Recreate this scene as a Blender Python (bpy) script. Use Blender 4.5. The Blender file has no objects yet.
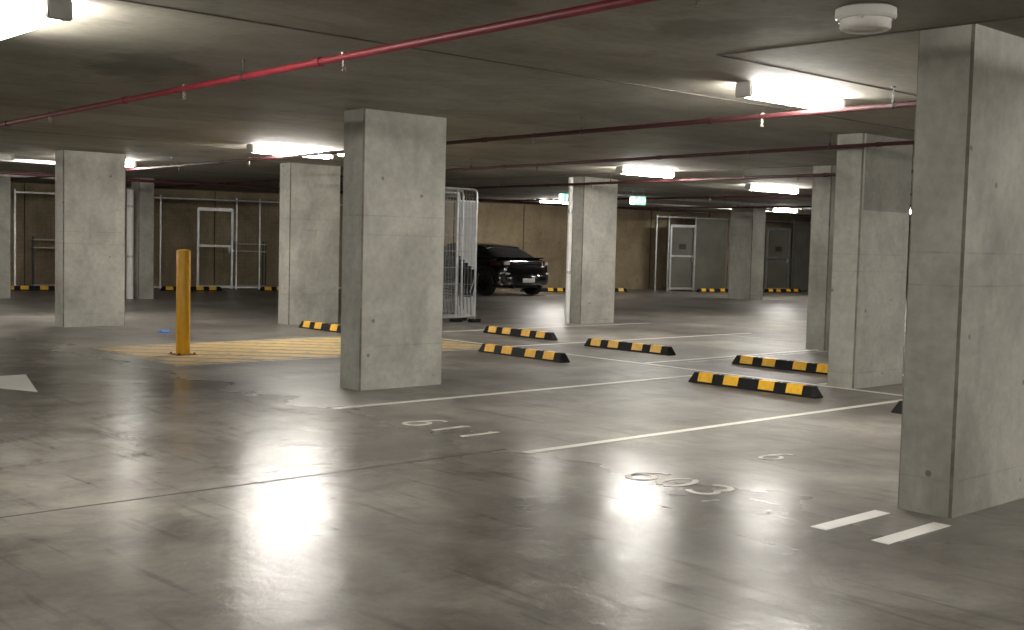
import bpy, bmesh, math, random
from mathutils import Vector, Matrix
random.seed(7)
C = bpy.context.scene.collection
sc = bpy.context.scene
PI = math.pi

# ------------------------------------------------------------------ camera, world, exposure
YAW, PITCH, ROLL, FOC = math.radians(47.5468), math.radians(3.5231), math.radians(-1.42364), 1168.83
EYE = 1.43
H = 2.647                      # ceiling height
cam_d = bpy.data.cameras.new('camera')
cam_d.sensor_fit = 'HORIZONTAL'; cam_d.sensor_width = 36.0
cam_d.lens = FOC * 36.0 / 1024.0
cam_d.clip_start = 0.05; cam_d.clip_end = 200
cam = bpy.data.objects.new('camera', cam_d); C.objects.link(cam)
def cam_matrix():
    cp, sp = math.cos(PITCH), math.sin(PITCH); c, s = math.cos(ROLL), math.sin(ROLL)
    fwd = Vector((0, cp, -sp)); right = Vector((1, 0, 0)); down = Vector((0, -sp, -cp))
    r2 = c*right + s*down; d2 = -s*right + c*down
    e1 = Vector((math.sin(YAW), math.cos(YAW), 0)); e2 = Vector((-e1.y, e1.x, 0)); e3 = Vector((0, 0, 1))
    def w(v): return Vector((v.dot(e1), v.dot(e2), v.dot(e3)))
    R, U, B = w(r2), -w(d2), -w(fwd)
    return Matrix(((R.x, U.x, B.x, 0), (R.y, U.y, B.y, 0), (R.z, U.z, B.z, EYE), (0, 0, 0, 1)))
cam.matrix_world = cam_matrix()
sc.camera = cam
world = bpy.data.worlds.new('garage_air'); sc.world = world
world.use_nodes = True
world.node_tree.nodes['Background'].inputs[0].default_value = (0.02, 0.02, 0.018, 1)
world.node_tree.nodes['Background'].inputs[1].default_value = 0.2
sc.view_settings.view_transform = 'Standard'
try: sc.view_settings.look = 'None'
except Exception: pass
sc.view_settings.gamma = 1.0
sc.view_settings.use_curve_mapping = False
sc.view_settings.exposure = 1.88
sc.cycles.use_denoising = True
sc.cycles.max_bounces = 8; sc.cycles.diffuse_bounces = 5; sc.cycles.glossy_bounces = 4
sc.cycles.sample_clamp_indirect = 6.0
BX = 14.49; CX = 14.11; LGX = 30.56; LGY = 16.88
LAMP = 42.0                    # emission of a fluorescent diffuser
LAMP_COL = (1.0, 0.955, 0.885, 1)

# ------------------------------------------------------------------ materials
def mat(name):
    m = bpy.data.materials.new(name); m.use_nodes = True
    return m, m.node_tree.nodes, m.node_tree.links, m.node_tree.nodes['Principled BSDF']
def plain(name, col, rough=0.5, metal=0.0, var=0.08, scale=8.0, spec=0.5, coat=0.0):
    m, n, l, b = mat(name)
    b.inputs['Roughness'].default_value = rough; b.inputs['Metallic'].default_value = metal
    b.inputs['Specular IOR Level'].default_value = spec
    b.inputs['Coat Weight'].default_value = coat
    g = n.new('ShaderNodeNewGeometry'); t = n.new('ShaderNodeTexNoise')
    t.inputs['Scale'].default_value = scale; t.inputs['Detail'].default_value = 5
    l.new(g.outputs['Position'], t.inputs['Vector'])
    r = n.new('ShaderNodeValToRGB')
    r.color_ramp.elements[0].position = 0.3; r.color_ramp.elements[1].position = 0.7
    r.color_ramp.elements[0].color = (col[0]*(1-var), col[1]*(1-var), col[2]*(1-var), 1)
    r.color_ramp.elements[1].color = (min(1, col[0]*(1+var)), min(1, col[1]*(1+var)), min(1, col[2]*(1+var)), 1)
    l.new(t.outputs['Fac'], r.inputs['Fac']); l.new(r.outputs['Color'], b.inputs['Base Color'])
    return m
def emit(name, col, s):
    m, n, l, b = mat(name)
    b.inputs['Base Color'].default_value = (0.8, 0.8, 0.8, 1)
    b.inputs['Emission Color'].default_value = col; b.inputs['Emission Strength'].default_value = s
    return m
def noise(n, l, vec, scale, detail=6, rough=0.55, dist=0.0):
    t = n.new('ShaderNodeTexNoise'); t.inputs['Scale'].default_value = scale
    t.inputs['Detail'].default_value = detail; t.inputs['Roughness'].default_value = rough
    t.inputs['Distortion'].default_value = dist
    l.new(vec, t.inputs['Vector']); return t.outputs['Fac']
def ramp(n, l, fac, stops):
    r = n.new('ShaderNodeValToRGB'); e = r.color_ramp.elements
    while len(e) < len(stops): e.new(0.5)
    for k, (p, c) in enumerate(stops):
        e[k].position = p; e[k].color = (c[0], c[1], c[2], 1) if hasattr(c, '__len__') else (c, c, c, 1)
    l.new(fac, r.inputs['Fac']); return r.outputs['Color']
def mix(n, l, a, b, fac=None, mode='MULTIPLY', f=1.0):
    x = n.new('ShaderNodeMix'); x.data_type = 'RGBA'; x.blend_type = mode
    x.inputs[0].default_value = f
    if fac is not None: l.new(fac, x.inputs[0])
    for s, k in ((a, 6), (b, 7)):
        if hasattr(s, '__len__'): x.inputs[k].default_value = (s[0], s[1], s[2], 1)
        else: l.new(s, x.inputs[k])
    return x.outputs[2]
def mapped(n, l, scale, src=None):
    if src is None: src = n.new('ShaderNodeNewGeometry').outputs['Position']
    m = n.new('ShaderNodeMapping'); m.inputs['Scale'].default_value = scale
    l.new(src, m.inputs['Vector']); return m.outputs['Vector']
def concrete(name, dark, light, rough=0.8, streak=(1, 1, 1), blot=0.9, lines=None, pock=True, seam_gain=0.78, stains=()):
    m, n, l, b = mat(name)
    v = mapped(n, l, streak)
    p = n.new('ShaderNodeNewGeometry').outputs['Position']
    base = ramp(n, l, noise(n, l, v, blot, 7, 0.6, 0.6), [(0.32, dark), (0.68, light)])
    fine = ramp(n, l, noise(n, l, p, 14, 6, 0.65), [(0.25, 0.82), (0.75, 1.08)])
    c = mix(n, l, base, fine)
    st = ramp(n, l, noise(n, l, mapped(n, l, (2.0, 2.0, 0.8)), 1.3, 6, 0.6, 0.6), [(0.30, 0.80), (0.5, 1.0), (0.75, 1.08)])
    c = mix(n, l, c, st)
    if pock:
        vo = n.new('ShaderNodeTexVoronoi'); vo.inputs['Scale'].default_value = 3.3; l.new(p, vo.inputs['Vector'])
        c = mix(n, l, c, ramp(n, l, vo.outputs['Distance'], [(0.045, 0.45), (0.075, 1.0)]))
    if lines:
        sx = n.new('ShaderNodeSeparateXYZ'); l.new(p, sx.inputs[0])
        for z in lines:
            w = n.new('ShaderNodeMath'); w.operation = 'MULTIPLY_ADD'; l.new(n.new('ShaderNodeObjectInfo').outputs['Random'], w.inputs[0]); w.inputs[1].default_value = 0.55; w.inputs[2].default_value = -z; w0 = w; w = n.new('ShaderNodeMath'); w.operation = 'ADD'; l.new(sx.outputs[2], w.inputs[0]); l.new(w0.outputs[0], w.inputs[1])
            a = n.new('ShaderNodeMath'); a.operation = 'ABSOLUTE'; l.new(w.outputs[0], a.inputs[0])
            brk = noise(n, l, mapped(n, l, (1, 1, 0.01)), 2.5 + z, 3)
            k = n.new('ShaderNodeMath'); k.operation = 'MULTIPLY_ADD'; l.new(brk, k.inputs[0]); k.inputs[1].default_value = 0.02
            k.inputs[2].default_value = -0.010; ad = n.new('ShaderNodeMath'); ad.operation = 'ADD'
            l.new(a.outputs[0], ad.inputs[0]); l.new(k.outputs[0], ad.inputs[1])
            c = mix(n, l, c, ramp(n, l, ad.outputs[0], [(-0.002, seam_gain), (0.005, 1.0)]))
    for (cx_, cy_, rx_, ry_) in stains:
        mp = n.new('ShaderNodeMapping'); mp.inputs['Location'].default_value = (-cx_/rx_, -cy_/ry_, 0); mp.inputs['Scale'].default_value = (1/rx_, 1/ry_, 0)
        l.new(p, mp.inputs['Vector']); ln = n.new('ShaderNodeVectorMath'); ln.operation = 'LENGTH'; l.new(mp.outputs[0], ln.inputs[0])
        wb = n.new('ShaderNodeMath'); wb.operation = 'MULTIPLY_ADD'; l.new(noise(n, l, p, 1.8, 5), wb.inputs[0]); wb.inputs[1].default_value = 1.3; l.new(ln.outputs['Value'], wb.inputs[2])
        c = mix(n, l, c, ramp(n, l, wb.outputs[0], [(0.0, 0.0), (0.01, 0.66), (0.95, 0.66), (1.0, 1.0)] if False else [(0.80, 0.62), (0.99, 1.0)]))
    l.new(c, b.inputs['Base Color'])
    b.inputs['Roughness'].default_value = rough
    bp = n.new('ShaderNodeBump'); bp.inputs['Strength'].default_value = 0.12; bp.inputs['Distance'].default_value = 0.01
    l.new(noise(n, l, p, 30, 4), bp.inputs['Height']); l.new(bp.outputs[0], b.inputs['Normal'])
    return m

M = {}
M['column'] = concrete('cast_concrete', (0.27, 0.265, 0.232), (0.47, 0.462, 0.41), 0.75, lines=[0.62, 1.68, 1.86])
M['arris'] = concrete('weathered_arris', (0.11, 0.095, 0.075), (0.24, 0.22, 0.18), 0.9, blot=4, pock=False)
M['ceiling'] = concrete('slab_soffit', (0.165, 0.152, 0.12), (0.35, 0.33, 0.275), 0.75, streak=(0.5, 1.1, 1), blot=0.6, pock=False, stains=[(3.75, 8.3, 1.1, 3.2), (5.2, 4.0, 1.2, 1.6), (9.6, 10.2, 2.5, 1.6)])
M['wall'] = concrete('brown_stained_concrete', (0.23, 0.175, 0.105), (0.40, 0.32, 0.205), 0.85, streak=(0.9, 0.9, 0.8), blot=0.9)
M['wall_side'] = concrete('side_wall_concrete', (0.30, 0.29, 0.25), (0.42, 0.41, 0.36), 0.85)
def floor_material():
    m, n, l, b = mat('power_trowelled_concrete')
    p = n.new('ShaderNodeNewGeometry').outputs['Position']
    big = ramp(n, l, noise(n, l, mapped(n, l, (1, 1, 1)), 0.55, 6, 0.6, 0.3), [(0.3, (0.120, 0.109, 0.097)), (0.5, (0.205, 0.190, 0.168)), (0.68, (0.315, 0.295, 0.263))])
    mid = ramp(n, l, noise(n, l, p, 1.6, 8, 0.66, 0.5), [(0.30, 0.60), (0.5, 0.98), (0.70, 1.24)])
    fin = ramp(n, l, noise(n, l, p, 22, 6, 0.7), [(0.25, 0.9), (0.75, 1.06)])
    c = mix(n, l, mix(n, l, big, mid), fin)
    # cloudy swirls left by the trowel
    sw = ramp(n, l, noise(n, l, mapped(n, l, (1.0, 1.4, 1)), 2.0, 8, 0.7, 1.0), [(0.35, 1.0), (0.52, 0.93), (0.65, 1.03)])
    c = mix(n, l, c, sw)
    # thin drag scratches
    wv = ramp(n, l, noise(n, l, mapped(n, l, (9, 0.8, 1)), 1.3, 3, 0.5, 0.4), [(0.58, 1.0), (0.70, 0.72)])
    c = mix(n, l, c, wv)
    l.new(c, b.inputs['Base Color'])
    rr = n.new('ShaderNodeMapRange'); l.new(noise(n, l, p, 1.3, 3, 0.5), rr.inputs[0]); rr.inputs[1].default_value = 0.3; rr.inputs[2].default_value = 0.7
    rr.inputs[3].default_value = 0.215; rr.inputs[4].default_value = 0.266; r = rr.outputs[0]
    # the aisle is burnished by traffic, the bays are coarser
    sx = n.new('ShaderNodeSeparateXYZ'); l.new(p, sx.inputs[0])
    wob = n.new('ShaderNodeMath'); wob.operation = 'MULTIPLY_ADD'; l.new(noise(n, l, p, 0.9, 4), wob.inputs[0]); wob.inputs[1].default_value = 1.6; l.new(sx.outputs[0], wob.inputs[2])
    mr = n.new('ShaderNodeMapRange'); l.new(wob.outputs[0], mr.inputs[0]); mr.inputs[1].default_value = 6.1; mr.inputs[2].default_value = 7.5
    mr.inputs[3].default_value = 0.0; mr.inputs[4].default_value = 0.24
    my = n.new('ShaderNodeMapRange'); l.new(sx.outputs[1], my.inputs[0]); my.inputs[1].default_value = 12.0; my.inputs[2].default_value = 17.0
    my.inputs[3].default_value = 1.0; my.inputs[4].default_value = 0.45
    mm = n.new('ShaderNodeMath'); mm.operation = 'MULTIPLY'; l.new(mr.outputs[0], mm.inputs[0]); l.new(my.outputs[0], mm.inputs[1])
    ra = n.new('ShaderNodeMath'); ra.operation = 'ADD'; l.new(r, ra.inputs[0]); l.new(mm.outputs[0], ra.inputs[1]); r = ra.outputs[0]
    l.new(r, b.inputs['Roughness'])
    b.inputs['Specular IOR Level'].default_value = 0.37
    bp = n.new('ShaderNodeBump'); bp.inputs['Strength'].default_value = 0.6; bp.inputs['Distance'].default_value = 0.0075
    l.new(noise(n, l, mapped(n, l, (1.0, 1.0, 1)), 4.5, 7, 0.62, 0.6), bp.inputs['Height']); l.new(bp.outputs[0], b.inputs['Normal'])
    return m
M['floor'] = floor_material()
def worn_paint(name, col, wear=0.42, floor_col=(0.24, 0.23, 0.2)):
    m, n, l, b = mat(name)
    p = n.new('ShaderNodeNewGeometry').outputs['Position']
    f = ramp(n, l, noise(n, l, p, 6, 8, 0.72, 0.6), [(wear - 0.10, 1.0), (wear + 0.02, 0.0)])
    c = mix(n, l, col, floor_col, fac=f, mode='MIX')
    l.new(c, b.inputs['Base Color']); b.inputs['Roughness'].default_value = 0.45
    return m
M['line'] = worn_paint('worn_white_paint', (0.66, 0.64, 0.58), 0.38)
M['white_paint'] = worn_paint('white_paint', (0.82, 0.80, 0.76), 0.25)
M['faint'] = worn_paint('faded_white_paint', (0.45, 0.44, 0.40), 0.50)
M['hatch'] = worn_paint('worn_yellow_paint', (0.58, 0.41, 0.17), 0.47)
M['joint'] = plain('joint_filler', (0.035, 0.03, 0.025), 0.8)
M['ceil_joint'] = plain('formwork_joint', (0.09, 0.08, 0.065), 0.9)
M['red'] = plain('red_pipe_paint', (0.17, 0.010, 0.018), 0.5, var=0.2)
M['darkred'] = plain('dull_red_pipe_paint', (0.045, 0.007, 0.009), 0.65, var=0.2)
M['steel'] = plain('galvanised_steel', (0.55, 0.56, 0.56), 0.42, 0.85, var=0.15)
M['wire'] = plain('galvanised_wire', (0.30, 0.30, 0.29), 0.5, 0.6)
M['wire2'] = plain('dull_mesh_wire', (0.10, 0.095, 0.08), 0.6, 0.3)
M['brass'] = plain('chrome_sprinkler', (0.20, 0.18, 0.15), 0.5, 0.9)
M['white_plastic'] = plain('white_plastic', (0.72, 0.71, 0.67), 0.4)
M['pvc'] = plain('white_pvc', (0.80, 0.79, 0.75), 0.4)
M['greybody'] = plain('grey_enamelled_steel', (0.42, 0.41, 0.39), 0.45)
M['off_diffuser'] = plain('unlit_diffuser', (0.78, 0.78, 0.74), 0.35)
M['lit'] = emit('lit_tube_diffuser', LAMP_COL, LAMP)
M['lit_disc'] = emit('lit_emergency_lens', LAMP_COL, 26.0)
M['rubber'] = plain('black_rubber', (0.008, 0.008, 0.008), 0.65, var=0.3, spec=0.25)
M['yellow_ref'] = plain('yellow_reflective_tape', (0.90, 0.50, 0.03), 0.4, var=0.12, scale=20)
M['bollard'] = plain('yellow_bollard_paint', (0.86, 0.46, 0.02), 0.35, var=0.06)
M['rust'] = plain('rusty_brown_steel', (0.22, 0.11, 0.05), 0.7, var=0.3)
M['carpaint'] = plain('black_car_paint', (0.006, 0.006, 0.007), 0.16, var=0.02, coat=1.0)
M['glass'] = plain('tinted_car_glass', (0.010, 0.011, 0.012), 0.06, var=0.02, spec=0.8)
M['tyre'] = plain('tyre_rubber', (0.012, 0.012, 0.012), 0.75)
M['rim'] = plain('dark_alloy', (0.06, 0.06, 0.065), 0.35, 0.9)
M['lens'] = plain('clear_lamp_lens', (0.72, 0.70, 0.68), 0.15)
M['redlens'] = plain('red_lamp_lens', (0.045, 0.008, 0.008), 0.2)
M['plate'] = plain('white_plate', (0.85, 0.85, 0.82), 0.4)
M['blackplastic'] = plain('black_plastic', (0.018, 0.018, 0.02), 0.4)
M['chrome'] = plain('chrome_tube', (0.6, 0.6, 0.6), 0.25, 1.0)
M['panel'] = plain('grey_green_sheet', (0.135, 0.13, 0.105), 0.6, var=0.2, scale=1.5)
M['board'] = plain('grey_board', (0.40, 0.41, 0.40), 0.6)
M['signdark'] = plain('dark_sign', (0.03, 0.03, 0.03), 0.5)
M['exit_green'] = emit('exit_green', (0.12, 0.60, 0.38, 1), 0.38)
M['exit_white'] = emit('exit_white', (0.85, 1.0, 0.90, 1), 0.9)
M['blue'] = plain('blue_rag', (0.12, 0.25, 0.62), 0.6)

# ------------------------------------------------------------------ mesh helpers
def new(): return bmesh.new()
def box(bm, c, s, rot=None, mi=0):
    r = bmesh.ops.create_cube(bm, size=1.0)
    mt = Matrix.Translation(Vector(c)) @ (rot or Matrix.Identity(4)) @ Matrix.Diagonal((s[0], s[1], s[2], 1))
    bmesh.ops.transform(bm, matrix=mt, verts=r['verts'])
    for v in r['verts']:
        for f in v.link_faces: f.material_index = mi
    return r['verts']
def bbox(bm, a, b): return box(bm, [(a[i]+b[i])/2 for i in range(3)], [abs(b[i]-a[i]) for i in range(3)])
def cyl(bm, a, b, r, seg=16, r2=None, caps=True):
    a, b = Vector(a), Vector(b); d = b - a
    res = bmesh.ops.create_cone(bm, cap_ends=caps, segments=seg, radius1=r, radius2=r if r2 is None else r2, depth=d.length)
    q = Vector((0, 0, 1)).rotation_difference(d.normalized()).to_matrix().to_4x4()
    bmesh.ops.transform(bm, matrix=Matrix.Translation((a+b)/2) @ q, verts=res['verts'])
def tube(bm, pts, r, seg=8):
    for p, q in zip(pts, pts[1:]): cyl(bm, p, q, r, seg)
def lathe(bm, prof, seg=32, c=(0, 0, 0)):
    rings = []
    for (r, z) in prof:
        if r < 1e-6: rings.append([bm.verts.new((c[0], c[1], c[2]+z))])
        else: rings.append([bm.verts.new((c[0]+r*math.cos(2*PI*k/seg), c[1]+r*math.sin(2*PI*k/seg), c[2]+z)) for k in range(seg)])
    for A, B in zip(rings, rings[1:]):
        for k in range(seg):
            a0, a1 = A[k % len(A)], A[(k+1) % len(A)]; b0, b1 = B[k % len(B)], B[(k+1) % len(B)]
            vs = []
            for v in (a0, a1, b1, b0):
                if v not in vs: vs.append(v)
            if len(vs) > 2: bm.faces.new(vs)
def prism(bm, poly, z0, z1):
    lo = [bm.verts.new((x, y, z0)) for x, y in poly]; hi = [bm.verts.new((x, y, z1)) for x, y in poly]
    n = len(poly); bm.faces.new(lo[::-1]); bm.faces.new(hi)
    for i in range(n): bm.faces.new((lo[i], lo[(i+1) % n], hi[(i+1) % n], hi[i]))
def bevel(bm, w, seg=2):
    bmesh.ops.bevel(bm, geom=list(bm.edges), offset=w, segments=seg, affect='EDGES', clamp_overlap=True)
def obj(name, bm, m, parent=None, loc=(0, 0, 0), rotz=0, smooth=False):
    bmesh.ops.recalc_face_normals(bm, faces=list(bm.faces))
    me = bpy.data.meshes.new(name); bm.to_mesh(me); bm.free()
    for x in (m if isinstance(m, (list, tuple)) else [m]): me.materials.append(x)
    if smooth:
        for p in me.polygons: p.use_smooth = True
        me.set_sharp_from_angle(angle=math.radians(40))
    o = bpy.data.objects.new(name, me); C.objects.link(o)
    o.location = loc; o.rotation_euler = (0, 0, rotz)
    if parent: o.parent = parent
    return o
def thing(name, label, cat, loc=(0, 0, 0), rotz=0, group=None):
    o = bpy.data.objects.new(name, None); C.objects.link(o); o.empty_display_size = 0.1
    o.location = loc; o.rotation_euler = (0, 0, rotz)
    return tag(o, label, cat, group)
def tag(o, label, cat, group=None):
    o['label'] = label; o['category'] = cat; o['kind'] = 'thing'
    if group: o['group'] = group
    return o
def structure(o): o['kind'] = 'structure'; return o
def dup(root, loc, rotz=None, label=None, group=None):
    r = root.copy(); C.objects.link(r); r.location = loc
    if rotz is not None: r.rotation_euler = (0, 0, rotz)
    if label: r['label'] = label
    if group: r['group'] = group
    for ch in list(root.children):
        c = ch.copy(); C.objects.link(c); c.parent = r
        for g in list(ch.children):
            d = g.copy(); C.objects.link(d); d.parent = c
    return r

# ------------------------------------------------------------------ room shell
X0, X1, Y0, Y1 = -9.0, 48.0, -9.0, 33.0
bm = new(); bbox(bm, (X0, Y0, -0.2), (X1, Y1, 0)); floor = structure(obj('floor', bm, M['floor']))
bm = new(); bbox(bm, (X0, Y0, H), (X1, Y1, H+0.3)); ceiling = structure(obj('ceiling', bm, M['ceiling']))
# the back wall stands at a slight angle to the column grid
WA = math.atan2(-0.25, 1.0); WD = Vector((math.cos(WA), math.sin(WA), 0)); WN = Vector((-WD.y, WD.x, 0))
W0 = Vector((10.0, 29.55, 0))
def wl(t, off=0.0, z=0.0):
    p = W0 + WD*t + WN*off; return Vector((p.x, p.y, z))
bm = new(); box(bm, (14, 1.1+0.1, H/2), (70, 0.2, H)); wall_back = structure(obj('wall_back', bm, M['wall'], loc=W0, rotz=WA))
bm = new()
for k in range(-6, 17): box(bm, (k*2.42+0.7, 1.095, H/2), (0.02, 0.016, H-0.02))
obj('panel_joint', bm, M['joint'], wall_back)
bm = new(); bbox(bm, (X0-0.2, Y0, 0), (X0, Y1+2, H)); structure(obj('wall_left', bm, M['wall_side']))
bm = new(); bbox(bm, (X1, Y0, 0), (X1+0.2, Y1, H)); structure(obj('wall_right', bm, M['wall_side']))
bm = new(); bbox(bm, (X0, Y0-0.2, 0), (X1, Y0, H)); structure(obj('wall_front', bm, M['wall_side']))

# ceiling joints and floor joints (parts of the slabs)
def strip(name, a, b, w, m, parent, z0, z1):
    a, b = Vector((a[0], a[1])), Vector((b[0], b[1])); d = (b-a).normalized(); nn = Vector((-d.y, d.x))*w/2
    bm = new(); prism(bm, [tuple(a+nn), tuple(a-nn), tuple(b-nn), tuple(b+nn)], z0, z1)
    return obj(name, bm, m, parent)
for a, b, w in (((X0, 5.98), (40, 5.98), .022), ((5.97, Y0), (5.97, 4.66), .035), ((5.97, 4.66), (14.5, 4.66), .018),
                ((X0, 14.6), (40, 14.6), .02), ((14.6, Y0), (14.6, 26), .02), ((-1.2, Y0), (-1.2, 28), .02), ((X0, -2.6), (40, -2.6), .02)):
    strip('formwork_joint', a, b, w, M['ceil_joint'], ceiling, H-0.004, H+0.01)
strip('expansion_joint', (X0, 5.95), (5.42, 5.95), .016, M['joint'], floor, -0.01, 0.0015)

# ------------------------------------------------------------------ painted floor markings
PZ = 0.003
def paint(a, b, w=0.075, m='line', name='parking_line'): return strip(name, a, b, w, M[m], floor, 0.0005, PZ)
paint((5.50, 8.22), (10.72, 8.22)); paint((5.44, 5.77), (10.72, 5.75)); paint((10.76, 4.2), (10.80, 14.2))
paint((5.85, 11.82), (10.72, 11.82), m='faint'); paint((5.95, 14.25), (10.72, 14.25), m='faint')
for y, x in ((9.42, 15.6), (11.9, 16.4), (6.95, 15.6), (14.35, 16.6)): paint((10.86, y), (x, y))
paint((11.4, 9.22), (14.4, 9.22), w=.05, m='faint')
# shared zone with diagonal yellow hatching
def hatch():
    xa, xb, ya, yb = 5.9, 10.66, 11.9, 14.18
    bm = new(); s = 0.42; w = 0.33
    for k in range(-30, 60):
        c0 = xa + ya + k*s*1.4142
        # band between x+y=c0 and x+y=c0+w*1.414 clipped to the rectangle
        poly = [(xa, ya), (xb, ya), (xb, yb), (xa, yb)]
        for sign, c in ((1, c0), (-1, c0 + w*1.4142)):
            out = []
            for i in range(len(poly)):
                p, q = poly[i], poly[(i+1) % len(poly)]
                fp, fq = sign*(p[0]+p[1]-c), sign*(q[0]+q[1]-c)
                if fp >= 0: out.append(p)
                if fp*fq < 0:
                    t = fp/(fp-fq); out.append((p[0]+(q[0]-p[0])*t, p[1]+(q[1]-p[1])*t))
            poly = out
            if len(poly) < 3: break
        if len(poly) >= 3: prism(bm, poly, 0.0005, PZ)
    obj('yellow_hatching', bm, M['hatch'], floor)['label'] = 'worn yellow diagonal hatching'
hatch()
paint((5.9, 11.9), (5.9, 14.2), w=.06, m='faint')
for y in (3.305, 2.955): paint((5.20, y), (5.83, y), w=.095, m='white_paint', name='painted_dash')
paint((15.6, 11.9), (15.6, 6.9), w=.06, m='faint')
# bay numbers, read from the aisle: left = +Y, up = +X
def arc(cx, cy, rx, ry, a0, a1, n=14):
    return [(cx+rx*math.cos(math.radians(a0+(a1-a0)*k/n)), cy+ry*math.sin(math.radians(a0+(a1-a0)*k/n))) for k in range(n+1)]
GL = {'1': [[(0.5, 0.0), (0.5, 1.0), (0.3, 0.84)]],
      '0': [arc(.5, .5, .42, .5, 100, 260), arc(.5, .5, .42, .5, 280, 440)],
      '6': [arc(.5, .3, .42, .3, 0, 360, 20), [(.08, .3), (.1, .58), (.26, .85), (.5, .99), (.8, .97)]],
      '3': [arc(.46, .75, .42, .25, 150, -90), arc(.46, .26, .46, .27, 90, -150)]}
def number(txt, x0, ys, ht, wd, sw=0.04, m='line'):
    bm = new()
    for ch, yc in zip(txt, ys):
        for st in GL[ch]:
            P = [Vector((x0 + v*ht, yc + (0.5-u)*wd)) for u, v in st]
            L, R = [], []
            for i, p in enumerate(P):
                d = (P[min(i+1, len(P)-1)] - P[max(i-1, 0)]).normalized(); nn = Vector((-d.y, d.x))*sw/2
                L.append(p+nn); R.append(p-nn)
            for z in (PZ,):
                lv = [bm.verts.new((p.x, p.y, z)) for p in L]; rv = [bm.verts.new((p.x, p.y, z)) for p in R]
                for i in range(len(P)-1): bm.faces.new((lv[i], rv[i], rv[i+1], lv[i+1]))
    g = bmesh.ops.extrude_face_region(bm, geom=list(bm.faces))
    bmesh.ops.translate(bm, vec=(0, 0, -0.0025), verts=[v for v in g['geom'] if isinstance(v, bmesh.types.BMVert)])
    o = obj('bay_number', bm, M[m], floor); o['label'] = 'white painted bay number ' + txt; return o
number('611', 5.50, (7.20, 6.87, 6.53), 0.36, 0.20)
number('603', 5.37, (4.74, 4.50, 4.24), 0.29, 0.19)
number('6', 6.62, (4.66,), 0.3, 0.15, sw=0.03, m='faint')
bm = new(); prism(bm, [(3.88, 10.48), (4.26, 11.82), (3.98, 11.80), (3.45, 13.6), (3.15, 13.5), (3.62, 11.6), (3.42, 11.52)], 0.0005, PZ)
obj('painted_arrow', bm, M['white_paint'], floor)['label'] = 'white painted arrow'

# ------------------------------------------------------------------ concrete columns
def column(label, x, y, wx=1.0, wy=0.32, group='concrete columns', chamfer=0.014):
    bm = new()
    c = chamfer
    poly = [(c, 0), (wx-c, 0), (wx, c), (wx, wy-c), (wx-c, wy), (c, wy), (0, wy-c), (0, c)]
    prism(bm, poly, 0, H)
    bm.faces.ensure_lookup_table(); bm.normal_update()
    for f in bm.faces:
        if abs(f.normal.z) < .1 and min(abs(f.normal.x), abs(f.normal.y)) > .3: f.material_index = 1
    o = obj('concrete_column', bm, [M['column'], M['arris']], loc=(x, y, 0))
    return tag(o, label, 'column', group)
M['column_dark'] = concrete('darker_column_tone', (0.17, 0.167, 0.145), (0.30, 0.295, 0.26), 0.8)
column('large grey concrete column closest to the camera, at the right edge beside two white dashes', 5.985, 2.99)
column('grey concrete column standing in the middle, its base beside bay number 611', 6.36, 9.06, 1.0, 0.34)
column('broad concrete column at the left, with the white floor arrow in front of it', 6.84, 17.45, 0.97, 0.33)
column('concrete column between the yellow bollard and the middle column, a wheel stop at its foot', 10.22, 16.6, 0.98, 0.34)
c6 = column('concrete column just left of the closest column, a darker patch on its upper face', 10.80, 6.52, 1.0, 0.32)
bm = new(); bbox(bm, (0.05, -0.003, 1.86), (0.985, 0.004, H-0.002))  # thin panel, darker than the column face below it
obj('upper_dark_panel', bm, M['column_dark'], c6)['label'] = 'darker panel on the upper column face'
column('concrete column half hidden behind the column with the darker patch', 14.6, 9.3, 1.0, 0.32)
p5 = column('concrete column to the right of the parked car, white downpipe on its left edge', 15.12, 14.7, 0.90, 0.33)
column('slim dark concrete column with a white downpipe, just right of the broad left column', 11.24, 24.45, 0.36, 0.4)
column('dark concrete column cut by the left edge of the photo', 7.85, 25.4, 1.0, 0.35)
column('distant concrete column between the two mesh doors of the back wall', 27.05, 19.7, 0.62, 0.76)
# downpipes
def downpipe(x, y, label, z1=H, r=0.045):
    t = thing('downpipe', label, 'pipe', (x, y, 0), group='white downpipes on columns')
    bm = new(); cyl(bm, (0, 0, 0), (0, 0, z1), r, 20); obj('pipe_run', bm, M['pvc'], t, smooth=True)
    for z in (0.9, 2.0):
        bm = new(); cyl(bm, (0, 0, z), (0, 0, z+0.05), r+0.006, 20); box(bm, (0.03, 0, z+0.025), (0.06, 0.03, 0.03)); obj('pipe_clip', bm, M['steel'], t, smooth=True)
downpipe(15.055, 14.97, 'white downpipe on the left edge of the column beside the parked car', H-0.01)
downpipe(11.12, 24.62, 'white downpipe beside the slim dark column, behind the left column', H-0.25, 0.075)

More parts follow.
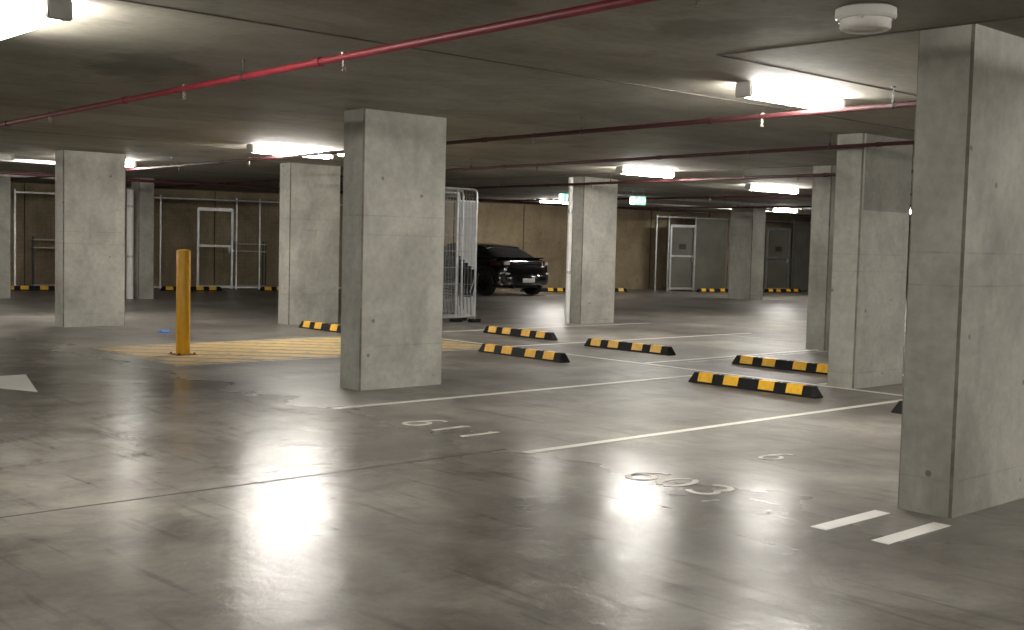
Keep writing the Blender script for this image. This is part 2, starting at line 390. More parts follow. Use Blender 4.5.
# ------------------------------------------------------------------ light fittings
def fluoro(label, x, y, along='x', L=1.27, lit=True, group='lit fluorescent battens'):
    t = thing('fluorescent_light', label, 'ceiling light', (x, y, H), 0 if along == 'x' else PI/2, group)
    # body: channel against the slab
    bm = new(); box(bm, (0, 0, -0.0125), (L, 0.12, 0.025)); bevel(bm, 0.004, 1); obj('body', bm, M['greybody'], t)
    bm = new(); n = 10; L2 = L - 0.10
    prof = [(0.060, -0.026)] + [(0.072*math.cos(a), -0.060 - 0.052*math.sin(a)) for a in [PI*k/n for k in range(n+1)]] + [(-0.060, -0.026)]; n += 2
    va = [bm.verts.new((-L2/2, p, q)) for p, q in prof]; vb = [bm.verts.new((L2/2, p, q)) for p, q in prof]
    for i in range(n): bm.faces.new((va[i], va[i+1], vb[i+1], vb[i]))
    bm.faces.new((va[0], vb[0], vb[-1], va[-1])); bm.faces.new(va); bm.faces.new(vb[::-1])
    obj('diffuser', bm, M['lit'] if lit else M['off_diffuser'], t)
    for s in (-1, 1):
        bm = new(); box(bm, (s*(L/2-0.022), 0, -0.058), (0.056, 0.13, 0.108)); bevel(bm, 0.008, 2)
        obj('end_cap', bm, M['greybody'], t)
    return t
LIT = [
 ('glaring fluorescent light cut by the top left corner', 2.40, 6.80, 'y'),
 ('lit fluorescent light left of the middle column, above the yellow bollard side', 8.52, 13.84, 'x'),
 ('lit fluorescent light with a grey end cap, between the middle and closest columns', 7.66, 5.25, 'x'),
 ('lit fluorescent light above the column beside the parked car', 14.02, 12.28, 'x'),
 ('lit fluorescent light high on the right, above the distant column', 18.93, 13.35, 'x'),
 ('small distant lit fluorescent light above the right mesh door', 29.1, 20.1, 'x'),
 ('lit fluorescent light barely visible in the gap left of the closest column', LGX, LGY, 'x'),
 ('lit fluorescent light peeking out right of the broad left column', 7.95, 18.85, 'x'),
]
for lab, x, y, al in LIT: fluoro(lab, x, y, al, L=1.6 if 18 < x < 19.5 else (1.17 if 8.3 < x < 8.5 else 1.27))
fluoro('distant lit light over the parked car, beside an exit sign', 22.6, 23.1, 'x')
# unseen fittings outside the frame, added as fill for the aisle and columns
for x, y, al in ((7.8, -3.2, 'x'), (-1.5, 2.2, 'y'), (14.2, 3.6, 'x'), (3.1, -0.6, 'y'), (3.2, 23.4, 'x'), (9.0, 0.2, 'x'), (23.0, 7.6, 'x'), (-3.0, 11.5, 'y'), (2.2, 17.5, 'y')):
    fluoro('added unseen fluorescent fill light outside the photographed part of the garage', x, y, al, group='added fill lights beyond the view')
fluoro('switched off light batten at the left edge above the dark column', 8.95, 24.9, 'x', lit=False, group='switched off battens')
fluoro('switched off light batten high at the left edge of the ceiling', 6.05, 19.1, 'x', lit=False, group='switched off battens')

def disc_light(label, x, y):
    t = thing('emergency_light', label, 'emergency light', (x, y, H), group='round emergency lights')
    bm = new(); lathe(bm, [(0, 0), (0.085, 0), (0.085, -0.03), (0.07, -0.04), (0, -0.04)], 24); obj('housing', bm, M['white_plastic'], t, smooth=True)
    bm = new(); lathe(bm, [(0.066, -0.038), (0.055, -0.062), (0.03, -0.072), (0, -0.075)], 24); obj('lens', bm, M['lit_disc'], t, smooth=True)
disc_light('round lit emergency light at the right end of the bright light, near the closest column', 8.42, 5.42)
disc_light('round lit emergency light just left of the middle column', 9.24, 13.68)
disc_light('round lit emergency light left of the broad left column', 9.46, 25.1)
disc_light('round lit emergency light above the car, under the exit sign', 21.6, 22.3)
# big round ceiling speaker / flood
t = thing('ceiling_speaker', 'large round white two-tier fitting on the ceiling near the top right corner', 'ceiling fitting', (5.27, 3.20, H))
bm = new(); lathe(bm, [(0, 0), (0.125, 0), (0.148, -0.012), (0.150, -0.05), (0.14, -0.062), (0.10, -0.064), (0, -0.064)], 48); obj('mounting_ring', bm, M['white_plastic'], t, smooth=True)
bm = new(); lathe(bm, [(0.122, -0.06), (0.125, -0.10), (0.118, -0.112), (0.088, -0.112), (0.085, -0.10), (0, -0.098)], 48); obj('grille', bm, M['white_plastic'], t, smooth=True)
for k in range(4):
    bm = new(); a = k*PI/2+0.4; cyl(bm, (0.13*math.cos(a), 0.13*math.sin(a), -0.05), (0.13*math.cos(a), 0.13*math.sin(a), -0.075), 0.008, 10); obj('screw', bm, M['chrome'], t)

# ------------------------------------------------------------------ sprinkler pipes
def pipe(label, x, ya, yb, r, m, sprinklers=(), hangers=(), z=H-0.12, axis='y', skew=0.0):
    t = thing('sprinkler_pipe', label, 'pipe', (x, ya, z) if axis == 'y' else (ya, x, z), -math.atan(skew) if axis == 'y' else -PI/2, group='red sprinkler pipes')
    L = yb-ya
    bm = new(); cyl(bm, (0, 0, 0), (0, L, 0), r, 16); obj('pipe_run', bm, M[m], t, smooth=True)
    k = 0
    yy = 2.4
    while yy < L:
        bm = new(); cyl(bm, (0, yy-0.035, 0), (0, yy+0.035, 0), r*1.28, 16); obj('coupling', bm, M[m], t, smooth=True); yy += 3.1
    for s in sprinklers:
        s = s-ya; up = True
        bm = new(); cyl(bm, (0, s, -r-0.035), (0, s, 0), 0.012, 10); cyl(bm, (0, s, -r*0.2), (0, s, r*1.25), r*0.9, 12)
        cyl(bm, (0.012, s, -r-0.055), (0.008, s, -r-0.03), 0.003, 6); cyl(bm, (-0.012, s, -r-0.055), (-0.008, s, -r-0.03), 0.003, 6)
        cyl(bm, (0, s, -r-0.060), (0, s, -r-0.056), 0.015, 14)
        obj('sprinkler_head', bm, M['brass'], t)
    for s in hangers:
        s = s-ya
        bm = new(); cyl(bm, (0, s, 0), (0, s, H-z), 0.004, 8); cyl(bm, (0, s-0.012, 0), (0, s+0.012, 0), r*1.15, 16); box(bm, (0, s, r+0.012), (0.016, 0.016, 0.024))
        cyl(bm, (0, s, H-z-0.01), (0, s, H-z), 0.014, 10)
        obj('pipe_hanger', bm, M['signdark'], t)
    return t
pipe('bright red sprinkler pipe crossing the upper left ceiling, closest of the pipes', 3.47, -8.5, 27.5, 0.023, 'red', (3.2, 6.0, 8.25, 11.2), (1.0, 7.3, 13.0, 17.0), skew=0.040)
pipe('dark red sprinkler pipe passing behind the middle column to the closest column', 7.25, -8.5, 27.0, 0.021, 'darkred', (5.75, 8.6, 14.75, 17.1), (4.55, 7.9, 13.6, 17.4), skew=0.049, z=H-0.14)
pipe('thin dark red pipe above the bays, third from the camera', 9.45, -8.5, 26.5, 0.020, 'darkred', (8.0, 11.75, 14.6), (6.9, 13.3, 17), skew=0.081, z=H-0.14)
pipe('dark red pipe crossing above the column beside the parked car', 13.09, -8.5, 25.5, 0.022, 'darkred', (9.9, 14.4, 19), (7, 10.9, 13.9, 17), skew=0.08, z=H-0.14)
pipe('far dark red pipe, crossing over the distant column side', 20.4, -8.5, 24.5, 0.022, 'darkred', (12, 16, 20), (10, 14, 18))
pipe('farthest dark red pipe across the back of the ceiling', 25.4, -8.5, 23.5, 0.024, 'darkred', (14, 17, 20), (12, 16, 19))
pipe('dark red header pipe running toward the back, seen left of the slim column', 21.35, 3.0, 27.0, 0.03, 'darkred', (), (5, 9, 13, 17), axis='x', z=H-0.205)
# cable trays under the far slab
def tray(label, a, b, y):
    t = thing('cable_tray', label, 'cable tray', (a, y, H-0.09), group='cable trays under the slab')
    L = b-a
    bm = new(); box(bm, (L/2, 0, 0), (L, 0.2, 0.004)); box(bm, (L/2, 0.1, 0.02), (L, 0.004, 0.045)); box(bm, (L/2, -0.1, 0.02), (L, 0.004, 0.045)); obj('tray_channel', bm, M['steel'], t)
    bm = new()
    for k in range(int(L/2)): 
        for s in (-.09, .09): cyl(bm, (1+2*k, s, 0), (1+2*k, s, 0.09), 0.004, 6)
    obj('hanger_rod', bm, M['steel'], t)
    return t
tray('grey cable tray at the upper left edge, above the dark column', 1.0, 7.6, 19.75)
tray('grey cable tray beneath the far slab, behind the exit sign', 19.0, 34.0, 18.15)
tray('grey cable tray along the back of the ceiling on the right', 22.0, 36.0, 20.9)

# ------------------------------------------------------------------ wheel stops
def wheel_stop(label, loc, rotz, group):
    # long axis local X, front face toward local -Y
    t = thing('wheel_stop', label, 'wheel stop', loc, rotz, group)
    L, W, Hh = 1.57, 0.15, 0.11
    def ring(x, k):
        w, h = W/2*k, Hh*k
        return [(x, -W/2, 0), (x, -W/2+0.006, 0.018), (x, -0.040, Hh), (x, 0.040, Hh), (x, W/2-0.006, 0.018), (x, W/2, 0)]
    bm = new(); R = []
    for x, ix in ((-L/2, 0), (-L/2+0.055, 1), (L/2-0.055, 1), (L/2, 0)):
        pts = ring(x, 1)
        if not ix: pts = [(px, py*0.93, min(pz, 0.02)) for px, py, pz in pts]
        R.append([bm.verts.new(p) for p in pts])
    for A, B in zip(R, R[1:]):
        for i in range(5): bm.faces.new((A[i], A[i+1], B[i+1], B[i]))
        bm.faces.new((A[5], A[0], B[0], B[5]))
    bm.faces.new(R[0]); bm.faces.new(R[-1][::-1])
    bmesh.ops.bevel(bm, geom=list(bm.edges), offset=0.004, segments=1, affect='EDGES')
    obj('rubber_body', bm, M['rubber'], t)
    for f in (0.125, 0.335, 0.615, 0.825):
        xc = (f-0.5)*L + 0.02; w = 0.185
        bm = new(); e = 0.0025
        prof = [(-W/2+0.008-e, 0.022), (-0.041-e, Hh-0.002), (-0.040, Hh+e), (0.040, Hh+e), (0.041+e, Hh-0.002), (W/2-0.008+e, 0.022)]
        a = [bm.verts.new((xc-w/2, p, q)) for p, q in prof]; b = [bm.verts.new((xc+w/2, p, q)) for p, q in prof]
        for i in range(5): bm.faces.new((a[i], a[i+1], b[i+1], b[i]))
        bm.faces.new((a[5], a[0], b[0], b[5])); bm.faces.new(a); bm.faces.new(b[::-1])
        obj('reflective_panel', bm, M['yellow_ref'], t)['label'] = 'yellow reflective panel'
    for f in (0.235, 0.5, 0.72):
        bm = new(); cyl(bm, ((f-0.5)*L, 0, Hh-0.004), ((f-0.5)*L, 0, Hh+0.003), 0.014, 12); obj('bolt', bm, M['steel'], t)
    return t
G1 = 'wheel stops of the marked bays'; G2 = 'wheel stops along the back wall'
R90 = -PI/2   # local -Y -> world -X ; local +X -> world -Y
ws = wheel_stop('black and yellow wheel stop closest to the camera, in the bay beside the right columns', (9.83, 7.08, 0), R90, G1)
for lab, x, y in (('black and yellow wheel stop right of the middle column, closer of the pair there', 10.02, 10.74),
                  ('black and yellow wheel stop in front of the mesh panels, farther of the pair', 12.20, 13.16),
                  ('black and yellow wheel stop alone between the pair and the closest stop', 11.97, 10.70),
                  ('black and yellow wheel stop whose end is hidden by the right column', 11.85, 8.04),
                  ('wheel stop of which only a black end shows beside the closest column', 9.60, 4.58),
                  ('wheel stop at the foot of the column left of the middle column', 10.10, 15.22)):
    dup(ws, (x, y, 0), R90 + (random.random()-.5)*0.02, lab, G1)
for lab, tt in (('wheel stop at the back wall, seen left of the broad left column', 0.75),
                ('wheel stop at the back wall, behind the yellow bollard', 4.5),
                ('wheel stop at the back wall, left of the column beside the bollard', 7.06),
                ('wheel stop at the back wall, just right of the parked car', 14.95),
                ('wheel stop at the back wall, right of the column with the downpipe', 17.15),
                ('wheel stop at the back wall, left of the distant column', 21.45),
                ('wheel stop at the back wall, right of the distant column', 24.25)):
    off = -0.75
    dup(ws, wl(tt, off), WA, lab, G2)

# ------------------------------------------------------------------ bollard
t = thing('bollard', 'tall yellow steel bollard standing in the hatched zone', 'bollard', (6.50, 12.92, 0))
bm = new(); lathe(bm, [(0.082, 0.012), (0.082, 1.235), (0.078, 1.247), (0.05, 1.256), (0, 1.259)], 40); obj('post', bm, M['bollard'], t, smooth=True)
bm = new(); box(bm, (0, 0, 0.006), (0.25, 0.25, 0.012)); bevel(bm, 0.003, 1); obj('base_plate', bm, M['rust'], t)
for sx in (-1, 1):
    for sy in (-1, 1):
        bm = new(); cyl(bm, (sx*.1, sy*.1, .01), (sx*.1, sy*.1, .03), 0.012, 6); obj('bolt', bm, M['rust'], t)

# ------------------------------------------------------------------ small blue rag
bm = new(); bmesh.ops.create_icosphere(bm, subdivisions=3, radius=0.075)
for v in bm.verts:
    k = 1 + 0.25*math.sin(9*v.co.x*14+3*v.co.y*20) * math.cos(v.co.y*60)
    v.co.x *= k*1.2; v.co.y *= k; v.co.z = max(0, v.co.z*0.4*k + 0.012)
tag(obj('rag', bm, M['blue'], loc=(7.72, 15.95, 0.001), smooth=True), 'small crumpled blue rag on the floor behind the bollard', 'rag')

# ------------------------------------------------------------------ temporary mesh fence panels with stacked chairs
def fence_panel(label, x, y, w=2.35, h=2.36):
    t = thing('mesh_fence_panel', label, 'fence panel', (x, y, 0), 0, 'stacked mesh fence panels')
    r = 0.019; c = 0.10; z0 = 0.10
    pts = [(0, 0, 0.03), (0, 0, h-c)] + [(c-c*math.cos(a), 0, h-c+c*math.sin(a)) for a in (PI/8, PI/4, 3*PI/8, PI/2)] \
        + [(w-c+c*math.sin(a), 0, h-c+c*math.cos(a)) for a in (0, PI/8, PI/4, 3*PI/8, PI/2)] + [(w, 0, 0.03)]
    bm = new(); tube(bm, pts, r, 10)
    cyl(bm, (0, 0, z0), (w, 0, z0), r, 10); cyl(bm, (w/2, 0, z0), (w/2, 0, h), r*.8, 10)
    obj('tube_frame', bm, M['steel'], t, smooth=True)
    bm = new()
    for k in range(1, int(w/0.075)):
        xx = k*0.075; box(bm, (xx, 0, (h+z0)/2), (0.005, 0.005, h-z0))
    for k in range(1, 8):
        box(bm, (w/2, 0, z0+k*0.29), (w, 0.005, 0.005))
    obj('wire_mesh', bm, M['wire'], t)
    for xx in (0.0, w):
        bm = new(); box(bm, (xx, 0, 0.03), (0.22, 0.5 if False else 0.12, 0.06)); bevel(bm, .01, 1); obj('foot_block', bm, M['rubber'], t)
    return t
for k, (lab, dx, yy, ww) in enumerate((('galvanised mesh fence panel with rounded corners, frontmost of the stack beside the car', 11.25, 15.86, 2.35),
                                   ('galvanised mesh fence panel right behind the frontmost one, shifted left', 11.40, 16.08, 1.95),
                                   ('galvanised mesh fence panel third back in the stack', 11.70, 16.30, 1.95),
                                   ('galvanised mesh fence panel at the rear of the stack, behind the chairs', 12.45, 17.30, 1.95))):
    fence_panel(lab, dx, yy, ww)
bm = new(); box(bm, (0, 0, 1.12), (0.46, 0.018, 2.2)); bevel(bm, 0.004, 1)
t = thing('sheet_board', 'tall pale grey board standing behind the mesh panels and stacked chairs', 'board', (BX, 17.15, 0), 0)
obj('board', bm, M['board'], t)
bm = new(); box(bm, (0, -0.016, 2.2), (0.47, 0.02, 0.04)); box(bm, (0, -0.016, 0.02), (0.47, 0.02, 0.04)); obj('edge_rail', bm, M['steel'], t)
def chair(label, x, y, z):
    t = thing('stacking_chair', label, 'chair', (x, y, z), 0, 'stacked black chairs')
    bm = new()
    # slatted plastic back, leaning toward +x... seen almost edge-on
    for k in range(5):
        y0 = -0.20 + k*0.10
        box(bm, (0.06, y0, 0.64), (0.018, 0.055, 0.42), Matrix.Rotation(math.radians(22), 4, 'Y'))
    box(bm, (0.135, 0, 0.83), (0.024, 0.46, 0.05), Matrix.Rotation(math.radians(22), 4, 'Y'))
    box(bm, (-0.01, 0, 0.46), (0.024, 0.46, 0.05), Matrix.Rotation(math.radians(22), 4, 'Y'))
    obj('backrest', bm, M['blackplastic'], t)
    bm = new(); box(bm, (-0.22, 0, 0.43), (0.42, 0.44, 0.022), Matrix.Rotation(math.radians(4), 4, 'Y')); bevel(bm, .006, 1); obj('seat', bm, M['blackplastic'], t)
    for sx, sy in ((-0.40, -1), (-0.40, 1), (0.02, -1), (0.02, 1)):
        bm = new(); tube(bm, [(sx + (.03 if sx > -.2 else -.03), sy*0.248, 0), (sx, sy*0.244, 0.425), (sx, sy*0.205, 0.436)], 0.010, 8); obj('leg', bm, M['chrome'], t)
    return t
ch = chair('black slatted stacking chair, lowest and rightmost of the stack behind the mesh panels', CX, 16.75, 0)
for k in range(1, 6):
    dup(ch, (CX-0.092*k, 16.75, 0.062*k), None, ('black slatted stacking chair, %s in the stack behind the mesh panels' %
        ('second', 'third', 'fourth', 'fifth', 'topmost and leftmost')[k-1]), 'stacked black chairs')

# ------------------------------------------------------------------ parked car (end toward the camera side)
def car():
    t = thing('car', 'black car parked facing the back wall beside the mesh panels', 'car', (21.66, 23.10, 0), 0); t.scale = (1.05, 1.05, 1.02)
    # local: x across, y = length (0 = rear bumper toward viewer), z up
    Wd = 0.91
    def shell(secs, n_side):
        bm = new(); R = []
        for y, pts in secs:
            full = [(x, z) for x, z in pts] + [(-x, z) for x, z in reversed(pts) if x > 1e-4]
            R.append([bm.verts.new((x, y, z)) for x, z in full])
        n = len(R[0])
        for A, B in zip(R, R[1:]):
            for i in range(n): bm.faces.new((A[i], A[(i+1) % n], B[(i+1) % n], B[i]))
        bm.faces.new(R[0]); bm.faces.new(R[-1][::-1]); return bm
    def low(w, zb, zt, k=1.0):   # lower body section: sill, bulge, shoulder, deck
        return [(0.0, zb), (w*0.86, zb), (w*0.96, zb+0.10), (w, zb+0.28), (w*0.99, zb+0.5*(zt-zb)+.08), (w*0.93, zt-0.05), (w*0.84, zt), (0.0, zt+0.02)]
    secs = [(0.0, low(0.66, 0.34, 0.80)), (0.05, low(0.80, 0.24, 0.90)), (0.14, low(0.88, 0.20, 0.98)), (0.40, low(0.91, 0.19, 0.985)), (0.9, low(0.92, 0.18, 0.97)),
            (1.8, low(0.91, 0.18, 0.94)), (2.9, low(0.91, 0.18, 0.93)), (3.3, low(0.91, 0.18, 0.93)), (3.8, low(0.90, 0.19, 0.86)), (4.3, low(0.85, 0.20, 0.76)), (4.52, low(0.72, 0.24, 0.66)), (4.6, low(0.55, 0.32, 0.56))]
    bm = shell(secs, 8); body = obj('body', bm, M['carpaint'], t, smooth=True)
    ss = body.modifiers.new('ss', 'SUBSURF'); ss.levels = 2; ss.render_levels = 2
    def cab(w, z, zb=0.90):
        return [(0.0, zb), (w+0.10*(z-zb)/.5, zb), (w*0.98+0.04, zb+0.55*(z-zb)), (w*0.90, z-0.05), (w*0.74, z-0.005), (0.0, z+0.012)]
    # greenhouse
    bm = shell([(0.22, cab(0.66, 0.97)), (0.36, cab(0.68, 1.05)), (0.75, cab(0.70, 1.23)), (1.15, cab(0.71, 1.345)), (1.7, cab(0.71, 1.39)), (2.3, cab(0.71, 1.385)), (2.8, cab(0.70, 1.30)), (3.3, cab(0.72, 1.08)), (3.55, cab(0.74, 0.94))], 6)
    gh = obj('window_glass', bm, M['glass'], t, smooth=True); gh['label'] = 'dark tinted glass'
    ss = gh.modifiers.new('ss', 'SUBSURF'); ss.levels = 2; ss.render_levels = 2
    # roof skin
    bm = new(); rows = []
    for y, w, z in ((0.98, 0.60, 1.318), (1.2, 0.60, 1.368), (1.7, 0.60, 1.405), (2.3, 0.60, 1.40), (2.65, 0.58, 1.352)):
        rows.append([bm.verts.new((x*w, y, z - 0.035*abs(x)**2.5)) for x in (-1, -.8, -.4, 0, .4, .8, 1)])
    for A, B in zip(rows, rows[1:]):
        for i in range(6): bm.faces.new((A[i], A[i+1], B[i+1], B[i]))
    g = bmesh.ops.extrude_face_region(bm, geom=list(bm.faces)); bmesh.ops.translate(bm, vec=(0, 0, -0.025), verts=[v for v in g['geom'] if isinstance(v, bmesh.types.BMVert)])
    obj('roof', bm, M['carpaint'], t, smooth=True)
    # boot lip, bumper, pillars
    bm = new()
    pts = [(-0.80, 0.26), (-0.5, 0.16), (0, 0.12), (0.5, 0.16), (0.80, 0.26)]
    rr = [[bm.verts.new((x, y+dy, z)) for dy, z in ((-0.05, 1.03), (0.12, 1.005), (0.12, 0.97), (0.0, 0.98))] for x, y in pts]
    for A, B in zip(rr, rr[1:]):
        for i in range(4): bm.faces.new((A[i], A[(i+1) % 4], B[(i+1) % 4], B[i]))
    bm.faces.new(rr[0]); bm.faces.new(rr[-1][::-1]); obj('boot_lip', bm, M['carpaint'], t, smooth=True)
    bm = new(); rr = []
    for x, y in ((-0.90, 0.42), (-0.86, 0.14), (-0.6, -0.01), (0, -0.05), (0.6, -0.01), (0.86, 0.14), (0.90, 0.42)):
        rr.append([bm.verts.new(p) for p in ((x, y, 0.56), (x*1.01, y-0.02, 0.48), (x, y, 0.30), (x*.98, y+0.08, 0.24), (x*.9, y+0.14, 0.40))])
    for A, B in zip(rr, rr[1:]):
        for i in range(5): bm.faces.new((A[i], A[(i+1) % 5], B[(i+1) % 5], B[i]))
    bm.faces.new(rr[0]); bm.faces.new(rr[-1][::-1]); obj('bumper', bm, M['carpaint'], t, smooth=True)
    # lamps wrap round the corners
    for s in (-1, 1):
        bm = new(); rr = []
        for x, y in ((0.50, 0.012), (0.64, 0.035), (0.76, 0.09), (0.86, 0.19), (0.915, 0.36)):
            rr.append([bm.verts.new((s*x, y-0.012, 0.81)), bm.verts.new((s*x, y+0.06, 0.81)), bm.verts.new((s*x*.99, y+0.06, 0.92)), bm.verts.new((s*x*.99, y+0.004, 0.92))])
        for A, B in zip(rr, rr[1:]):
            for i in range(4): bm.faces.new((A[i], A[(i+1) % 4], B[(i+1) % 4], B[i]))
        bm.faces.new(rr[0]); bm.faces.new(rr[-1][::-1]); lm = obj('tail_light', bm, M['redlens'], t, smooth=True)
        bm = new(); box(bm, (s*0.70, 0.03, 0.865), (0.15, 0.05, 0.08), Matrix.Rotation(s*math.radians(28), 4, 'Z')); bevel(bm, .012, 2); obj('clear_lens', bm, M['lens'], lm)
        bm = new(); box(bm, (s*0.70, -0.02, 0.60), (0.13, 0.04, 0.045), Matrix.Rotation(s*math.radians(15), 4, 'Z')); bevel(bm, .01, 2); obj('reflector', bm, M['lens'], t)
        bm = new(); cyl(bm, (s*0.48, -0.04, 0.25), (s*0.48, 0.2, 0.25), 0.04, 16); obj('exhaust', bm, M['rim'], t)
        # mirrors
        bm = new(); box(bm, (s*1.0, 2.95, 0.99), (0.17, 0.09, 0.13)); bevel(bm, .03, 3); box(bm, (s*0.90, 2.97, 0.95), (0.1, 0.04, 0.04)); obj('door_mirror', bm, M['carpaint'], t, smooth=True)
        for y in (0.68, 3.55):
            w = bpy.data.objects.new('wheel', None)
            bm = new(); a = s*0.72; b = s*0.925
            R_ = 0.335; prof = [(a, .24), (a, R_-.02), (a+s*.02, R_), (b-s*.02, R_), (b, R_-.02), (b, .23), (b-s*.03, .22)]
            seg = 36; rg = [[bm.verts.new((p, y+q*math.cos(2*PI*k/seg), R_+q*math.sin(2*PI*k/seg))) for k in range(seg)] for p, q in prof]
            for A, B in zip(rg, rg[1:]):
                for k in range(seg): bm.faces.new((A[k], A[(k+1) % seg], B[(k+1) % seg], B[k]))
            wh = obj('wheel', bm, M['tyre'], t, smooth=True)
            bm = new(); cyl(bm, (b-s*.05, y, R_), (b-s*.02, y, R_), 0.06, 20)
            for k in range(5):
                an = 2*PI*k/5; ct = (b-s*.035, y+0.13*math.cos(an), R_+0.13*math.sin(an))
                box(bm, ct, (0.03, 0.24, 0.05), Matrix.Rotation(an, 4, 'X'))
            cyl(bm, (a+s*.05, y, R_), (a+s*.06, y, R_), 0.23, 30)
            obj('rim', bm, M['rim'], wh)
            # wheel arch lip
            bm = new(); 
            pts = [(s*0.918, y+0.385*math.cos(PI*k/14), R_+0.385*math.sin(PI*k/14)) for k in range(15)]; tube(bm, pts, 0.02, 8); obj('wheel_arch', bm, M['blackplastic'], t, smooth=True)
    bm = new(); box(bm, (0, -0.062, 0.42), (0.42, 0.015, 0.11)); bevel(bm, .004, 1); pl = obj('licence_plate', bm, M['plate'], t)
    bm = new(); box(bm, (0, -0.012, 0.865), (0.9, 0.02, 0.02)); obj('boot_trim', bm, M['blackplastic'], t)
    return t
car()

# ------------------------------------------------------------------ storage cages and doors along the back wall
CH = 2.45
def partition(label, t0, t1, posts, rails, gate=None, sheet=None, group='mesh storage partitions'):
    t = thing('mesh_partition', label, 'mesh partition', wl(t0), WA, group)
    L = t1-t0
    for p in posts:
        bm = new(); box(bm, (p-t0, 0, CH/2), (0.035, 0.035, CH)); obj('post', bm, M['steel'], t)
    for z in rails:
        bm = new(); box(bm, (L/2, 0, z), (L, 0.04, 0.04)); obj('rail', bm, M['steel'], t)
    bm = new()
    n = int(L/0.10)
    for k in range(1, n): box(bm, (k*L/n, 0, CH/2), (0.0022, 0.0022, CH))
    for k in range(1, 24): box(bm, (L/2, 0, k*0.10), (L, 0.0022, 0.0022))
    obj('wire_mesh', bm, M['wire2'], t)
    if gate:
        a, b, top, mid, solid, sign = gate; a -= t0; b -= t0
        g = obj('gate', gate_frame(a, b, top, mid), M['steel'], t); g['label'] = 'pale steel gate frame'
        if solid:
            bm = new(); box(bm, ((a+b)/2, 0.03, top/2), (b-a-0.06, 0.012, top-0.1)); obj('door_sheet', bm, M['panel'], g)
        if sign:
            bm = new(); box(bm, ((a+b)/2 + .02, -0.03, 1.45), (0.26, 0.01, 0.17)); obj('sign', bm, M['signdark'], g)
        bm = new(); box(bm, (b-0.09, -0.05, 1.05), (0.03, 0.05, 0.16)); bevel(bm, .006, 1); obj('handle', bm, M['steel'], g)
    if sheet:
        a, b = sheet; bm = new(); box(bm, ((a+b)/2-t0, 0.04, CH/2), (b-a, 0.01, CH-0.06)); obj('sheet_panel', bm, M['panel'], t)
    return t
def gate_frame(a, b, top, mid):
    bm = new()
    for x in (a, b): box(bm, (x, -0.03, top/2+.02), (0.06, 0.06, top))
    for z in (top, mid, 0.08): box(bm, ((a+b)/2, -0.03, z), (b-a, 0.06, 0.085 if z == top else 0.06))
    return bm

partition('mesh partition at the far left of the back wall, left of the broad column', 0.37, 2.9, (0.37, 1.75, 2.9), (CH-0.025-.05, 0.06))
partition('mesh partition with a tall gate, seen between the bollard and its nearby column', 3.5, 9.4, (3.5, 3.86, 5.85, 6.48, 9.4), (CH-0.075, 0.06),
          gate=(4.82, 5.72, 2.12, 1.16, False, False))
partition('mesh partition with a signed gate, left of the distant column', 19.5, 24.0, (19.52, 20.0, 21.08, 22.49), (CH-0.05,),
          gate=(20.07, 21.02, 2.12, 1.14, True, True), sheet=(21.1, 22.4))
partition('mesh partition with a grey signed door, right of the distant column', 24.02, 29.0, (25.3, 29.0), (CH-0.05,),
          gate=(24.1, 25.1, 2.13, 1.14, True, True), sheet=(25.4, 28.9))
# pale shelving seen through the left cages
def shelf(label, tt, off):
    t = thing('storage_shelf', label, 'shelf', wl(tt, off), WA, 'shelves in the storage cages')
    for z in (0.08, 1.02, 1.22):
        bm = new(); box(bm, (0, 0, z), (0.85, 0.3, 0.03)); obj('shelf_board', bm, M['greybody'], t)
    for sx in (-1, 1):
        for sy in (-1, 1):
            bm = new(); box(bm, (sx*.41, sy*.13, 0.65), (0.03, 0.03, 1.3)); obj('upright', bm, M['signdark'], t)
shelf('low shelf with pale boards inside the cage at the far left', 1.25, 0.5)
shelf('low shelf with pale boards inside the cage right of the tall gate', 6.35, 0.5)

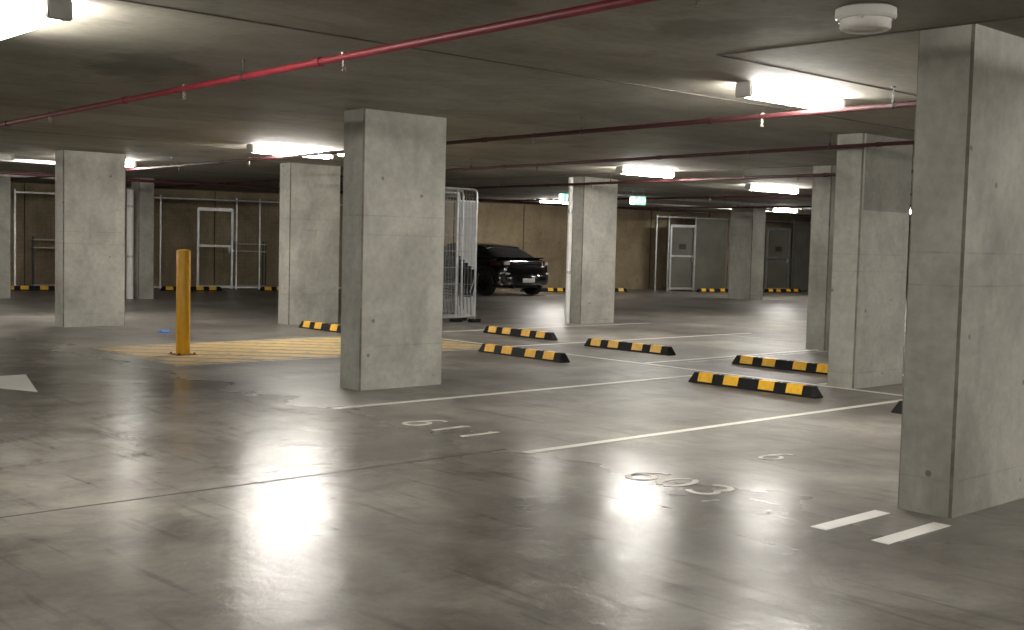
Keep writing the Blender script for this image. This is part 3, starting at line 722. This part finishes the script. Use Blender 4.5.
# ------------------------------------------------------------------ exit signs
EXA = (19.65, 17.42, 2.54); EXB = (19.19, 19.20, 2.61)
def exit_sign(label, loc, rotz):
    t = thing('exit_sign', label, 'exit sign', loc, rotz, 'green exit signs')
    bm = new(); box(bm, (0, 0.025, -0.10), (0.36, 0.05, 0.20)); bevel(bm, .006, 1); obj('housing', bm, M['white_plastic'], t)
    bm = new(); box(bm, (0, -0.003, -0.10), (0.34, 0.008, 0.18)); obj('panel', bm, M['exit_green'], t)
    bm = new(); e = -0.009
    box(bm, (-0.13, e, -0.10), (0.11, 0.004, 0.15))                       # door opening
    box(bm, (0.15, e, -0.10), (0.05, 0.004, 0.02)); prism_y(bm, [(0.12, -0.10), (0.15, -0.075), (0.15, -0.125)], e-.002, e+.002)
    # running figure
    cyl(bm, (0.025, e-.002, -0.048), (0.025, e+.002, -0.048), 0.014, 16)
    for a, b in (((0.02, -0.065), (0.035, -0.11)), ((0.02, -0.07), (-0.015, -0.085)), ((0.02, -0.07), (0.055, -0.088)), ((0.035, -0.11), (0.0, -0.125)), ((0.0, -0.125), (-0.01, -0.16)), ((0.035, -0.11), (0.06, -0.135)), ((0.06, -0.135), (0.088, -0.135))):
        cyl(bm, (a[0], e, a[1]), (b[0], e, b[1]), 0.007, 8)
    obj('pictogram', bm, M['exit_white'], t)
    bm = new()
    for s in (-.12, .12): cyl(bm, (s, 0.025, -0.002), (s, 0.025, H-loc[2]), 0.005, 8)
    obj('hanging_rod', bm, M['steel'], t)
def prism_y(bm, poly, y0, y1):
    lo = [bm.verts.new((x, y0, z)) for x, z in poly]; hi = [bm.verts.new((x, y1, z)) for x, z in poly]
    n = len(poly); bm.faces.new(lo); bm.faces.new(hi[::-1])
    for i in range(n): bm.faces.new((lo[i], lo[(i+1) % n], hi[(i+1) % n], hi[i]))
exit_sign('green and white exit sign hanging right of the column with the downpipe', (EXA[0], EXA[1], EXA[2]), -0.7)
exit_sign('green exit sign partly hidden by the downpipe column, over the car', (EXB[0], EXB[1], EXB[2]), -0.7)
